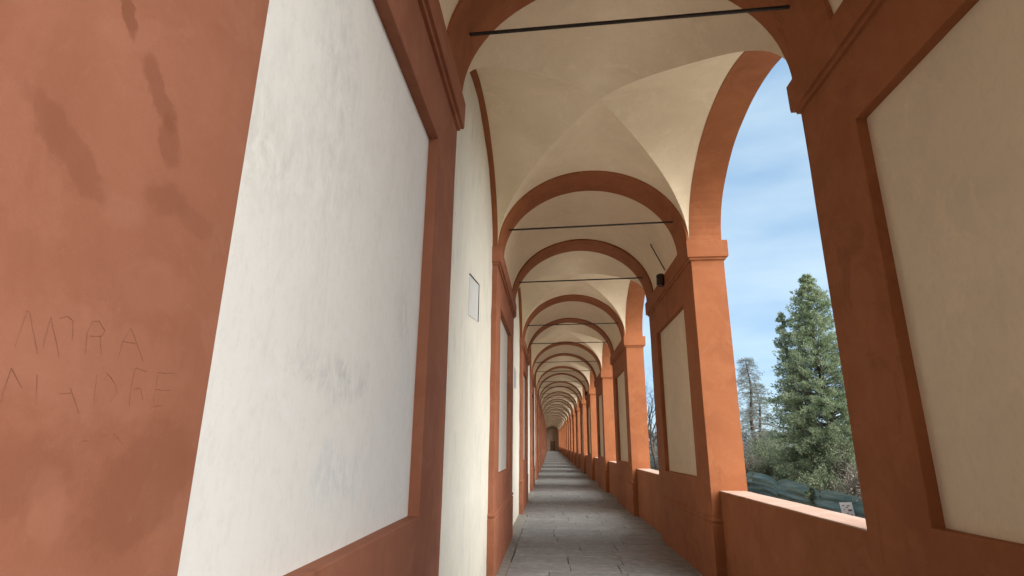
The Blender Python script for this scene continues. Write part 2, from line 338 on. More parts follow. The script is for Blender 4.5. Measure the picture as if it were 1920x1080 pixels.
m_upper_r = MB().box(0.002, WR, 0.002, P - 0.002, ZI + 0.003, ZTOP).mesh('upper_wall', TER)
m_upper_l = MB().box(-WL, -0.002, 0.002, P - 0.002, ZI + 0.003, ZTOP).mesh('upper_wall', WALL)
CX = (XL + XR) / 2; HA = (XR - XL) / 2      # vault half width
def ell(a, r, n, t0=0.0, t1=math.pi): return [(-a * math.cos(t0 + (t1 - t0) * i / n), r * math.sin(t0 + (t1 - t0) * i / n)) for i in range(n + 1)]
# transverse arch band, local origin (CX, near face, 0)
def band_mesh():
    b = MB(); a0, r0, a1, r1 = HA - 0.035, RISE - 0.035, HA + 0.12, RISE + 0.14; n = 48
    i_ = ell(a0, r0, n); o_ = ell(a1, r1, n); rows = []
    for k in range(n + 1):
        (xi, zi), (xo, zo) = i_[k], o_[k]; zb = ZI + 0.001
        rows.append([(xo, 0, zb + zo), (xi, 0, zb + zi), (xi, BW / 3, zb + zi), (xi, 2 * BW / 3, zb + zi), (xi, BW, zb + zi), (xo, BW, zb + zo), (xo, 0, zb + zo)])
    b.grid(rows); return b.mesh('arch_band', TER, merge=True, bevel=0.006, wob=0.006, seed=9)
m_band = band_mesh()
def barrel_mesh():
    b = MB(); pr = ell(HA, RISE, 48); n = 8
    rows = [[(x, BW - 0.02 + (P - 2 * BW + 0.04) * j / n, ZI + z) for j in range(n + 1)] for x, z in pr]
    b.grid(rows); return b.mesh('barrel_vault', VAULT, wob=0.010, seed=10, merge=True, smooth=True)
m_barrel = barrel_mesh()
HB = OB / 2
def zgroin(t, near):                        # groin curve, flatter than a true ellipse: the creases hang a little
    return ZI + (RISE - 0.012) * math.sqrt(max(0, 1 - t * t)) - (0.15 * math.sin(math.pi * t ** 1.35) if near else 0.06 * math.sin(math.pi * t))
def web_mesh(axis, sign, name):
    """one web of the groin vault, ruled from the groins to its boundary arch; local origin = bay centre"""
    b = MB(); n = 48; k = 14; rows = []
    A, B = (HA, HB) if axis == 'y' else (HB, HA)     # profile half-width A across, B along
    for i in range(n + 1):
        th = math.pi * i / n; u = -A * math.cos(th); t = abs(u) / A; zb = ZI + RISE * math.sin(th); row = []
        near = (sign < 0) if axis == 'y' else (u < 0)
        zg = zgroin(t, near); lo = t * B
        for j in range(k + 1):
            f = j / k; v = sign * (lo + (B - lo) * f)
            x, y = (u, v) if axis == 'y' else (v, u)
            row.append((x, y, zg + (zb - zg) * f + 0.050 * math.sin(math.pi * f) * (1 - t) ** 0.8 + 0.007 * math.sin(math.pi * min(1, f * 1.0)) * mnoise.noise(Vector((x * 1.3, y * 1.3, 3.0)))))
        rows.append(row)
    b.grid(rows); return b.mesh(name, VAULT, merge=True, smooth=True)
webs = [('web', web_mesh('y', -1, 'web_toward')), ('web', web_mesh('y', 1, 'web_away')), ('web', web_mesh('x', -1, 'web_wall')), ('web', web_mesh('x', 1, 'web_open'))]
# opening arch on the valley side: soffit + spandrel wall; local origin (XR, pier far face, 0)
def opening_mesh():
    b = MB(); n = 40; pr = ell(HB, RISE - 0.012, n); rows = []
    for u, z in pr:
        y = HB + u; zz = ZI + 0.002 + z
        rows.append([(0, y, zz + 0.06), (0, y, zz), (WR / 3, y, zz), (2 * WR / 3, y, zz), (WR, y, zz), (WR, y, ZTOP)])
    b.grid(rows); return b.mesh('arch_soffit', TER, merge=True, bevel=0.006, wob=0.006, seed=12)
m_open = opening_mesh()
def wall_arch_mesh():
    b = MB(); n = 40; pr = ell(HB, RISE - 0.012, n); rows = []
    pr2 = ell(HB + 0.05, RISE + 0.06, n)
    for (u, z), (u2, z2) in zip(pr, pr2):
        rows.append([(XW - XL - 0.03, HB + u, ZI + 0.002 + z), (0.0, HB + u, ZI + 0.002 + z), (0.0, HB + u2, ZI + 0.002 + z2)])
    b.grid(rows); return b.mesh('wall_arch', TER, merge=True, bevel=0.004, wob=0.004, seed=13)
m_warch = wall_arch_mesh()
m_infill = MB().box(XW - XL - 0.30, XW - XL, -0.03, OB + 0.03, -0.1, ZTOP).mesh('plaster_wall', WALL, sub=0.3, wob=0.012, seed=14)
# parapet, local origin (XS, pier far face, 0)
m_para = MB().box(0, XO - XS - 0.02, 0.003, OB - 0.003, -0.1, SILL - 0.012).mesh('parapet_wall', TER, bevel=0.006, sub=0.4, wob=0.006, seed=15)
SILLM = terracotta('sky_lit_terracotta_sill', base=(0.60, 0.40, 0.31))  # skylight on the sill top is put into this paler terracotta
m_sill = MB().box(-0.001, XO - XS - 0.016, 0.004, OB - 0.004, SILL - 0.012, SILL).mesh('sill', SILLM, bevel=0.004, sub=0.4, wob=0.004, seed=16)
m_rod = MB().box(-1.262, 1.262, -0.011, 0.011, -0.011, 0.011).mesh('tie_rod', IRON, bevel=0.002)
m_rodend = MB().box(-0.02, 0.02, -0.045, 0.045, -0.05, 0.05).mesh('anchor_plate', TER, bevel=0.004)

# ------------------------------------------------------------------ setting: ground, floor
def gz(x, y):
    z = -0.95 + 0.012 * max(min(y, 90), -40) * min(1, max(0, (x - 2) / 6))
    z -= 0.10 * min(max(x - 13, 0), 60) * 0.35
    if 5 < x < 11.7: z -= 0.38 * min(1, (x - 5) / 3)
    z += 0.12 * mnoise.noise(Vector((x * 0.25, y * 0.25, 0)))
    return z
rows = []
xs = [-600, -60, -8, -1.3, 2.0, 3, 4.5, 6, 8, 9.5, 11, 12.5, 14, 16, 19, 23, 28, 36, 50, 75, 110, 200, 400, 1200, 3000]
ys = [-1500, -200, -40, -15, -5, 0, 4, 8, 12, 15, 18, 21, 24, 27, 30, 33, 36, 40, 45, 50, 56, 64, 74, 88, 105, 130, 160, 220, 400, 900, 3000]
rows = [[(x, y, gz(x, y)) for y in ys] for x in xs]
g = MB().grid(rows)
tag(obj('ground', g.mesh('ground', GROUNDM, shear=False, smooth=True)), kind='structure')
BOUNCE = simple('pale_bounce_surface', (0.60, 0.57, 0.51), 0.9, 0, 0.5, 2.0, (0.50, 0.475, 0.43))
rows = [[(x, y + SK * x, -0.55 + 0.004 * max(min(y, 90), -40) - 0.02 * (x - XO)) for x in (XO - 0.3, 5.0, 9.3)] for y in [-40 + 5 * i for i in range(40)]]
tag(obj('bounce_sheet', MB().grid(rows).mesh('bounce_sheet', BOUNCE, shear=False)), kind='structure')  # pale sheet out of view, added to bounce light up into the vaults
# mortar bed under the paving and border strip
def strip_mesh(x0, x1, z, y0, y1, name, m, n=80):
    rows = []
    for i in range(n + 1):
        y = y0 + (y1 - y0) * i / n; bx, bz = bend(y); rows.append([(x + bx, y + SK * x, z + bz) for x in (x0, (x0 + x1) / 2, x1)])
    return MB().grid(rows).mesh(name, m, shear=False)
bed = tag(obj('floor', strip_mesh(XW - 0.02, XO + 0.05, -0.028, -26, YEND + 1, 'floor_bed', MORTAR)), kind='structure')
brd = tag(obj('paving_border', MB().grid([[(x + bend(y)[0] + (0.02 * mnoise.noise(Vector((y * 3, 0, x))) if k == 2 else 0), y + SK * x, -0.006 + bend(y)[1] + 0.006 * mnoise.noise(Vector((x * 9, y * 5, 1)))) for k, x in enumerate((XW - 0.01, XL + 0.06, XL + 0.15))] for y in [-3 + 0.25 * i for i in range(548)]]).mesh('paving_border', BORDER, shear=False, smooth=True)), kind='structure')
def stone_verts(x0, x1, y0, y1, r):
    zt = r.uniform(-0.003, 0.003); c = 0.010
    tl = [r.uniform(-0.003, 0.003) for _ in range(4)]; j = [r.uniform(-0.006, 0.006) for _ in range(8)]
    A = [(x0 + j[0], y0 + j[1]), (x1 + j[2], y0 + j[3]), (x1 + j[4], y1 + j[5]), (x0 + j[6], y1 + j[7])]
    cx, cy_ = (x0 + x1) / 2, (y0 + y1) / 2; vs_ = []
    for kx, z in ((0, -0.05), (0, zt - 0.008), (c, zt)):
        for q, (x, y) in enumerate(A):
            vs_.append((x + (kx if x < cx else -kx), y + (kx if y < cy_ else -kx), z + (tl[q] if kx or z > -0.04 else 0)))
    fs = [(8, 9, 10, 11)]
    for a in (0, 4):
        fs += [(a + q, a + (q + 1) % 4, a + 4 + (q + 1) % 4, a + 4 + q) for q in range(4)]
    return vs_, fs
r2 = random.Random(21); y = -1.2; cnt = 0; far = MB(); JG = 0.007
while y < YEND:
    dep = r2.choice((0.42, 0.5, 0.55, 0.62, 0.75)) * r2.uniform(0.95, 1.05); x = XL + 0.14 + r2.uniform(-0.02, 0.02)
    x_end = XS + 0.03
    while x < x_end - 0.02:
        wd = r2.uniform(0.55, 1.25)
        if x_end - x - wd < 0.4: wd = x_end - x
        vs_, fs = stone_verts(x + JG / 2, x + wd - JG / 2, y + JG / 2, y + dep - JG / 2, r2)
        bx, bz = bend(y)
        if cnt < 290:
            cx, cy_ = x + wd / 2, y + dep / 2
            o = obj('paving_stone', mesh('paving_stone', [(a - cx, b - cy_, c) for a, b, c in vs_], fs, STONE), bed, (cx + bx, cy_ + SK * cx, bz))
            cnt += 1
        else: far.add([(a + bx, b + SK * a, c + bz) for a, b, c in vs_], fs)
        x += wd
    y += dep
tag(obj('far_paving', far.mesh('far_paving', STONE, shear=False), bed), kind='stuff')

# ------------------------------------------------------------------ the portico, bay by bay
def lab(n, near, mids, far_):
    if n in near: return near[n]
    return mids % ORD[n] if n <= 6 else far_
for n in range(0, N + 1):
    y = yn(n)
    # valley-side pier
    t = thing('pier', XR, y, [('shaft', m_shaft_r), ('panel', m_panel_r), ('impost', m_imp_r), ('plinth', m_pli_r), ('upper_wall', m_upper_r)],
          lab(n, {0: 'shadowed terracotta pier with tall sunk cream panel, nearest on the open side', 1: 'terracotta pier on the open side carrying the nearer dark lamp on its cornice',
                  4: 'terracotta pier on the open side carrying the farther dark lamp on its cornice'},
              'open-side terracotta pier, %s one beyond the big shadowed pier nearest the camera', 'small distant terracotta pier on the open side, beyond the sixth one down the row'),
          'pier', 'terracotta piers along the open side')
    # wall-side pilaster
    sh, pn = (m_shaft_l0, m_panel_l0) if n == 0 else (m_shaft_l, m_panel_l)
    pl = thing('pilaster', XL, y, [('shaft', sh), ('panel', pn), ('impost', m_imp_l), ('plinth', m_pli_l), ('upper_wall', m_upper_l)],
          lab(n, {0: 'huge stained terracotta pilaster with scratched words and sunk white panel, nearest the camera'},
              'wall-side terracotta pilaster with narrow white panel, %s one beyond the scratched one', 'small distant terracotta pilaster on the wall side, beyond the sixth one down the row'),
          'pilaster', 'terracotta pilasters along the closed wall')
    if n == 0: pil0 = pl
    # barrel vault between the two bands of the pier
    o = obj('barrel_vault', m_barrel); o.location = place(CX, y)
    tag(o, lab(n, {0: 'short plastered barrel vault over the nearest pier, showing at the top corners', 1: 'short plastered barrel vault directly above the nearer dark lamp'},
               'short plastered barrel vault, %s one beyond the one over the nearest pier', 'tiny far barrel vault section beyond the sixth pier of the corridor'), 'vault', 'barrel vaults over the piers')
    for e, dy in (('near', 0.0), ('far', P - BW)):
        if n == 0 and e == 'near': continue
        o = obj('transverse_arch', m_band); o.location = place(CX, y + dy)
        near = {(0, 'far'): 'largest terracotta arch crossing the ceiling at the top of the photo', (1, 'near'): 'terracotta arch framing the end of the first groin vault, in front of the nearer lamp',
                (1, 'far'): 'terracotta arch across the ceiling just behind the nearer lamp'}
        ll = near.get((n, e)) or ('terracotta ceiling arch on the %s side of the %s pier beyond the nearest' % (e, ORD[n]) if n <= 5 else 'thin far terracotta ceiling arch beyond the fifth pier, in the stack of narrowing arches')
        tag(o, ll, 'arch', 'terracotta arches crossing the ceiling')
        rd = thing('tie_rod', CX - 0.005, y + dy + BW / 2, [('bar', m_rod)], {(0, 'far'): 'thickest black iron tie rod, across the largest arch at the top', (1, 'near'): 'black iron tie rod across the arch in front of the nearer lamp',
            (1, 'far'): 'black iron tie rod across the arch just behind the nearer lamp'}.get((n, e)) or
            ('black iron tie rod on the %s side of the %s pier beyond the nearest' % (e, ORD[n]) if n <= 5 else 'hair-thin far black tie rod beyond the fifth pier of the corridor'), 'tie rod', 'iron tie rods across the arches')
        lx, ly, lz = rd.location; rd.location = (lx, ly, lz + (4.945 if n == 0 else 4.945)); rd.rotation_euler = (0, 0.003 if n == 0 else -0.008 - r2.uniform(-0.003, 0.003), SK)
    if n == N: break
    yb = y + P
    thing('groin_vault', CX, yb + HB, webs, lab(n, {0: 'large groin vault with crossing creases, nearest ceiling bay over the corridor'}, 'plastered groin vault, %s ceiling bay beyond the nearest groin vault',
          'small far groin vault beyond the sixth ceiling bay of the corridor'), 'vault', 'groin vaults over the open bays')
    thing('opening_arch', XR, yb, [('soffit', m_open)], lab(n, {0: 'tall terracotta arch open to the sky, framing the big conifer'}, 'terracotta side arch on the open side, %s one beyond the arch that frames the conifer',
          'sliver of a far terracotta side arch beyond the sixth opening'), 'arch', 'open arches on the valley side')
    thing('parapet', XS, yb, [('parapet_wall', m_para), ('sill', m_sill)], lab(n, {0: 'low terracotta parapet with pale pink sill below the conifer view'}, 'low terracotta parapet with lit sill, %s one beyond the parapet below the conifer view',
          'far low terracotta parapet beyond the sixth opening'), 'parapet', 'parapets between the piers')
    thing('wall_bay', XL, yb, [('plaster_wall', m_infill), ('wall_arch', m_warch)], lab(n, {0: 'weathered cream wall bay with small outlined plaque, just beyond the scratched pilaster'},
          'cream wall bay with thin blind arch, %s one beyond the outlined-plaque bay', 'narrow far strip of cream wall beyond the sixth pilaster'), 'wall', 'plaster wall bays of the closed side')
# plaques on the first two bays (parts of those walls)
wb = [o for o in bpy.data.objects if o.name.startswith('wall_bay')]; wb.sort(key=lambda o: o.location.y)
yb0 = yn(0) + P
def slab(pts, x0, x1, name, m):
    n = len(pts); b = MB(); b.add([(x0, a, c) for a, c in pts] + [(x1, a, c) for a, c in pts], [tuple(range(n)), tuple(range(2 * n - 1, n - 1, -1))] + [(i, (i + 1) % n, n + (i + 1) % n, n + i) for i in range(n)])
    return b.mesh(name, m, merge=True)
XQ = XW - XL
pq = obj('plaque', slab([(5.505 - yb0, 3.40), (6.236 - yb0, 3.497), (6.223 - yb0, 3.045), (5.50 - yb0, 2.96)], XQ - 0.03, XQ + 0.006, 'plaque', MARBLE), wb[0])
pq['label'] = 'pale plaque with dark shadow strips on its upper and far edge'
obj('edge_shadow', slab([(5.50 - yb0, 3.397), (6.243 - yb0, 3.497), (6.243 - yb0, 3.507), (5.50 - yb0, 3.409)], XQ - 0.02, XQ + 0.013, 'edge_shadow', IRON), pq)  # black strips stand in for the shadow lines along the plaque's edges
obj('edge_shadow', slab([(6.234 - yb0, 3.05), (6.243 - yb0, 3.05), (6.243 - yb0, 3.50), (6.234 - yb0, 3.50)], XQ - 0.02, XQ + 0.013, 'edge_shadow', IRON), pq)
yb1 = yn(1) + P
pq = obj('plaque', slab([(12.70 - yb1, 3.40), (13.36 - yb1, 3.42), (13.36 - yb1, 2.98), (12.70 - yb1, 2.96)], XQ - 0.03, XQ + 0.012, 'plaque', GREYMARBLE), wb[1]); pq['label'] = 'grey stone plaque'
for k in range(6): obj('line_of_lettering', MB().box(XQ + 0.011, XQ + 0.0135, 12.76 - yb1, 13.30 - yb1 - 0.1 * (k % 2), 3.33 - k * 0.06, 3.35 - k * 0.06).mesh('lettering', simple('faded_lettering', (0.30, 0.31, 0.31), 0.8)), pq)
# scratched words on the nearest pilaster: thin dark scratches
SCR = {'r1': [[[0.719, 1.784], [0.722, 1.839], [0.727, 1.839], [0.756, 1.779]], [[0.763, 1.789], [0.763, 1.839], [0.794, 1.781]], [[0.778, 1.84], [0.793, 1.846], [0.805, 1.84], [0.811, 1.809]],
 [[0.841, 1.848], [0.837, 1.828], [0.842, 1.79]], [[0.841, 1.848], [0.855, 1.853], [0.872, 1.839], [0.867, 1.828], [0.843, 1.824]], [[0.864, 1.826], [0.875, 1.799]],
 [[0.915, 1.802], [0.917, 1.828], [0.929, 1.856]], [[0.929, 1.856], [0.952, 1.831], [0.977, 1.799]], [[0.917, 1.828], [0.952, 1.831]]],
 'r2': [[[0.719, 1.704], [0.721, 1.753]], [[0.721, 1.753], [0.745, 1.727]], [[0.764, 1.748], [0.776, 1.703]], [[0.809, 1.724], [0.832, 1.727]], [[0.828, 1.735], [0.855, 1.696]], [[0.876, 1.762], [0.881, 1.708]],
 [[0.894, 1.768], [0.921, 1.751], [0.927, 1.736], [0.917, 1.72]], [[0.96, 1.785], [0.958, 1.749], [0.963, 1.715]], [[0.962, 1.786], [0.991, 1.782]], [[0.96, 1.744], [0.981, 1.751]], [[0.983, 1.75], [0.995, 1.729]],
 [[1.021, 1.785], [1.073, 1.789]], [[1.022, 1.78], [1.026, 1.728]], [[1.022, 1.751], [1.066, 1.754]], [[1.026, 1.719], [1.058, 1.723]]],
 'r3': [[[0.87, 1.645], [0.874, 1.652], [0.885, 1.651]], [[0.912, 1.65], [0.911, 1.661], [0.924, 1.663]], [[0.937, 1.653], [0.94, 1.665], [0.966, 1.648]], [[0.943, 1.654], [0.953, 1.658]]]}
y00 = yn(0)
LETTERS = [('r1', (0, 1)), ('r1', (2,)), ('r1', (3, 4, 5)), ('r1', (6, 7, 8)), ('r2', (0, 1, 2)), ('r2', (3, 4)), ('r2', (5, 6)), ('r2', (7, 8, 9, 10)), ('r2', (11, 12, 13, 14)), ('r3', (0,)), ('r3', (1,)), ('r3', (2, 3))]
for key, ids in LETTERS:
    nm = 'scratched_letter'
    b = MB()
    for st in (SCR[key][q] for q in ids):
        pts = []
        for (a, c), (a2, c2) in zip(st[:-1], st[1:]):
            k = max(2, int(math.hypot(a2 - a, c2 - c) / 0.006))
            for i in range(k + (1 if (a2, c2) == tuple(st[-1]) else 0)):
                f = i / k; q = Vector((a + (a2 - a) * f, c + (c2 - c) * f, 0)); d = mnoise.noise_vector(q * 60) * 0.0012
                pts.append((q.x + d.x, q.y + d.y))
        rows = []
        for i, (a, c) in enumerate(pts):
            p0, p1 = pts[max(i - 1, 0)], pts[min(i + 1, len(pts) - 1)]
            tx, tz = p1[0] - p0[0], p1[1] - p0[1]; ln = math.hypot(tx, tz) or 1
            hw = (0.0007 + 0.0009 * abs(mnoise.noise(Vector((a * 90, c * 90, 5)))))
            rows.append([(0.0005, a - y00 - tz / ln * hw, c + tx / ln * hw), (0.0009, a - y00, c), (0.0005, a - y00 + tz / ln * hw, c - tx / ln * hw)])
        b.grid(rows)
    obj(nm, b.mesh(nm, SCRATCH), pil0)
# portico continues behind the viewpoint: one mass of the same building
rb = {'t': MB(), 'c': MB()}
yr = yn(-2)
for n in (-2, -1):
    y = yn(n)
    rb['t'].box(XR, XO, y, y + P, -0.1, ZTOP); rb['t'].box(XS, XO, y + P, y + L, -0.1, SILL); rb['t'].box(XR + 0.1, XO, y + P, y + L, 5.7, ZTOP)
    rb['c'].box(XW - 0.3, XL, y, y + P, -0.1, ZTOP); rb['c'].box(XW - 0.3, XW, y + P, y + L, -0.1, ZTOP)
rb['c'].box(XW - 0.3, XO, yr - 0.3, yr, -0.1, ZTOP)
pr = ell(HA, RISE, 32)
rb['c'].grid([[(CX + x, yn(0), ZI + z), (CX + x, yn(0) + BW, ZI + z)] for x, z in pr])
rb['c'].grid([[(x, yr, 5.72), (x, yn(0), 5.72)] for x in (XW, CX, XR + 0.1)])
tag(obj('rear_portico', rb['t'].mesh('rear_piers', TER)), kind='structure'); tag(obj('rear_portico_plaster', rb['c'].mesh('rear_walls', WALL)), kind='structure')
# roof along the whole portico
rows = []
for i in range(41):
    y = yr - 0.2 + (YEND + 4 - yr) * i / 40; bx, bz = bend(y)
    rows.append([(x + bx, y + SK * x, z + bz) for x, z in ((XW - 0.6, 6.26), (XW - 0.6, 6.36), (CX, 7.1), (XO + 0.12, 6.36), (XO + 0.12, 6.26), (XO - 0.1, 6.245), (XW - 0.1, 6.245), (XW - 0.6, 6.26))])
tag(obj('portico_roof', MB().grid(rows).mesh('portico_roof', ROOFM, shear=False, merge=True)), kind='structure')
# end wall with its own arch, door and the turn of the corridor
er = thing('end_wall', CX, YEND + 0.05, [('plaster_wall', MB().box(-2.2, 2.4, 3.0, 3.3, -0.1, ZTOP).mesh('plaster_wall', VAULT)),
     ('side_wall', MB().box(-2.2, -1.55, 0.05, 3.0, -0.1, ZTOP).mesh('side_wall', TER)), ('side_wall', MB().box(1.5, 2.3, 0.7, 3.0, -0.1, ZTOP).mesh('side_wall', TER)), ('ceiling', MB().box(-2.0, 2.2, 0.02, 3.0, 5.6, 5.8).mesh('ceiling', VAULT)),
     ('door', MB().box(-0.55, 0.55, 2.93, 2.998, 0.0, 2.3).mesh('door', DOORM, bevel=0.01)), ('paving', MB().box(-1.6, 2.4, -0.3, 3.0, -0.1, -0.004).mesh('paving', STONE))],
     'dim plastered end wall with a brown door closing the far corridor', 'wall')
# lamps on the cornices of piers 1 and 4
def lamp_parts():
    b = MB(); b.tube([(0, 0, 0.0), (0, 0, 0.02), (0, 0, 0.20), (0, 0, 0.245), (0, 0, 0.27)], [0.070, 0.082, 0.094, 0.085, 0.04], 20)
    body = b.mesh('lamp_body', LAMPM, shear=False, bevel=0.004, smooth=True)
    hood = MB().tube([(0, 0, 0.19), (0, 0, 0.215)], [0.104, 0.104], 20).mesh('rim', LAMPM, shear=False)
    lens = MB().tube([(0, 0, -0.008), (0, 0, 0.004)], [0.062, 0.066], 20).mesh('lens', GLASS, shear=False)
    br = MB().box(0.06, 0.26, -0.02, 0.02, 0.10, 0.14).mesh('bracket', LAMPM, shear=False, bevel=0.004)
    return body, hood, lens, br
lb, lh, ll_, lbr = lamp_parts()
for n, lbl in ((1, 'nearer round dark lamp on the pier cornice'), (4, 'farther dark lamp on the fourth open-side pier cornice')):
    y = yn(n) + 1.62
    t = thing('wall_lamp', XR - 0.125, y, [('lamp_body', lb, [('rim', lh), ('lens', ll_)]), ('bracket', lbr)], lbl, 'lamp', 'lamps on the pier cornices')
    t.location.z += 4.33; t.rotation_euler = (0, 0.12, 0); t.scale = (0.80, 0.80, 0.80)
    b = MB(); pts = []
    for i in range(15):
        a = 0.10 + 0.45 * i / 14; pts.append((HA * math.cos(a) - 0.016, 0.05 * i / 14, ZI + RISE * math.sin(a) - 0.014))
    pts = [pts[0], (pts[-1][0] - 0.01, pts[-1][1], pts[-1][2] - 0.01)]
    c = obj('conduit', b.tube(pts, 0.010, 6).mesh('conduit', LAMPM)); c.location = place(CX, y + 0.03)
    tag(c, 'thin dark cable conduit rising over the vault from the %s lamp' % ('nearer' if n == 1 else 'farther'), 'conduit', 'lamp cable conduits')

# ------------------------------------------------------------------ outside: net fence, sign, plants, trees
def card(b, c, d, nrm, ln, wd):
    """small pointed leaf spray of three triangles"""
    d = d.normalized(); s = d.cross(nrm)
    if s.length < 1e-3: s = d.orthogonal()
    s = s.normalized() * wd
    up = s.cross(d).normalized() * wd * 0.5
    b.add([c - d * ln * 0.5, c + s * 0.8 + up, c + d * ln * 0.5, c - s * 0.8 + up], [(0, 1, 2), (0, 2, 3)])
def rv(r): return Vector((r.gauss(0, 1), r.gauss(0, 1), r.gauss(0, 1))).normalized()
# fence
FX = 11.4
def ftop(y): return 0.40 + (y - 35) * 0.0095 if y > 35 else -0.08 + (y - 22.5) * 0.0384
def fence_net(y0, y1, r):
    b = MB(); n = int((y1 - y0) / 0.22); k = 18; rows = []
    for i in range(n + 1):
        y = y0 + (y1 - y0) * i / n; f = i / n; sag = -0.22 * abs(2 * f - 1) ** 6
        row = []
        for j in range(k + 1):
            h = j / k; x = FX + 0.05 * mnoise.noise(Vector((y * 0.8, h * 5, r))) + 0.16 * math.sin(math.pi * h) * mnoise.noise(Vector((y * 0.30, h * 9, r + 4)))
            zt = ftop(y) + sag + 0.03 * mnoise.noise(Vector((y * 1.3, r, 0)))
            zb = ftop(y) - 1.38 + 0.08 * mnoise.noise(Vector((y * 0.9, r, 7)))
            row.append((x, y, zb + (zt - zb) * h))
        rows.append(row)
    b.grid(rows); return b.mesh('net', NET, shear=False, smooth=True)
posts = [14, 17.5, 21, 25.9, 30.5, 35, 40, 46, 52, 60, 70, 82, 95]
fr = bpy.data.objects.new('net_fence', None); col.objects.link(fr); fr.location = (0, 0, 0)
tag(fr, 'sagging dark green shade-net fence below the conifer, outside the arches', 'fence')
for a, c in zip(posts[:-1], posts[1:]): obj('net', fence_net(a, c, a), fr)
for a in posts: obj('post', MB().tube([(FX + 0.06, a, gz(FX, a) - 0.3), (FX + 0.06, a + 0.02, ftop(a) + 0.06)], 0.03, 8).mesh('post', BARK, shear=False), fr)
# sign
PAPER = simple('white_board', (0.74, 0.74, 0.72), 0.6, 0, 0.4, 6, (0.62, 0.63, 0.62)); PRINT = simple('dark_print', (0.12, 0.13, 0.13), 0.8)
SY = 23.2
sr = bpy.data.objects.new('sign', None); col.objects.link(sr); sr.location = (FX - 0.22, SY, -0.88); sr.rotation_euler = (0.06, -0.10, math.radians(-58))
tag(sr, 'small white notice board with dark marks hanging on the green net', 'sign')
obj('board', MB().box(-0.24, 0.24, -0.008, 0.008, 0.0, 0.58).mesh('board', PAPER, shear=False, bevel=0.003), sr)
b = MB()
for (a, c, wd, ht) in ((-0.16, 0.47, 0.10, 0.03), (0.02, 0.46, 0.13, 0.035), (-0.03, 0.40, 0.09, 0.03), (0.04, 0.30, 0.14, 0.07), (-0.13, 0.33, 0.05, 0.03), (0.08, 0.12, 0.10, 0.07), (-0.05, 0.20, 0.10, 0.025)):
    b.box(a, a + wd, -0.011, -0.006, c - ht / 2, c + ht / 2)
obj('print', b.mesh('print', PRINT, shear=False), sr)
obj('hanging_strip', MB().box(-0.10, 0.20, 0.0, 0.012, -0.30, 0.0).mesh('hanging_strip', PAPER, shear=False, bevel=0.003), sr)

def conifer(name, loc, H, R, label, nb, sparse_top=True, seed=1, mat_=LEAF, lobe=None):
    r = random.Random(seed); root = bpy.data.objects.new(name, None); col.objects.link(root); root.location = loc
    tag(root, label, 'tree')
    tk = MB(); pts = [(0.12 * math.sin(h * 0.5), 0.08 * math.cos(h * 0.7), h) for h in [H * i / 14 for i in range(15)]]
    tk.tube(pts, [0.26 * (1 - i / 14.6) + 0.012 for i in range(15)], 8)
    obj('trunk', tk.mesh('trunk', BARK, shear=False, smooth=True), root)
    br = MB(); fo = MB()
    def rad(t):   # outline
        if t < 0.12: return R * (0.98 + 0.02 * t / 0.12)
        if t < 0.45: return R * (1.0 - 0.10 * (t - 0.12) / 0.33)
        return R * 0.90 * ((1 - t) / 0.55) ** 0.72 + 0.03
    for i in range(nb):
        t = 0.02 + 0.975 * (i + r.random()) / nb; z = t * H; az = r.uniform(0, 2 * math.pi)
        rr = rad(t) * r.uniform(0.55, 1.08)
        rise = r.uniform(0.0, 0.45) + 0.55 * t
        d = Vector((math.cos(az), math.sin(az), rise)); n_s = max(3, int(rr / 0.22))
        base = Vector((0.12 * math.sin(z * 0.5), 0.08 * math.cos(z * 0.7), max(0.1, z - rr * rise * 0.75))); pl_ = []
        for k in range(n_s + 1):
            f = k / n_s; p = base + d * rr * f + Vector((0, 0, -0.30 * rr * f * f)) + rv(r) * 0.06; pl_.append(p)
        br.tube(pl_, [0.026 * (1 - 0.8 * k / n_s) * (0.4 + 0.6 * rr / R) for k in range(n_s + 1)], 4)
        dens = 0.92 if t < 0.45 else (0.70 if sparse_top else 1.0)
        for k in range(1, n_s + 1):
            f = k / n_s
            if f < 0.45 and t > 0.12: continue
            if r.random() > dens: continue
            size = r.uniform(0.12, 0.29) * (0.5 + 0.5 * min(1, rr / 1.2)); p = pl_[k] + rv(r) * 0.10
            for _ in range(r.randint(16, 26)):
                o_ = rv(r); o_.z *= 0.85; c = p + o_ * size * r.random() ** 0.45
                dd = o_ * 0.7 + d * 0.6 + Vector((0, 0, 0.35)); card(fo, c, dd + rv(r) * 0.5, rv(r), r.uniform(0.09, 0.20), r.uniform(0.020, 0.046))
    obj('branches', br.mesh('branches', BARK, shear=False), root); obj('crown', fo.mesh('crown', mat_, shear=False), root)
    return root
conifer('conifer', (15.05, 32.0, -0.9), 12.35, 3.25, 'tall dense green conifer with thinning top, seen through the nearest open arch', 1080, seed=3)
conifer('conifer', (13.95, 33.2, -0.9), 10.4, 1.15, 'slim sparse conifer leaning against the left flank of the tall conifer', 230, seed=9)
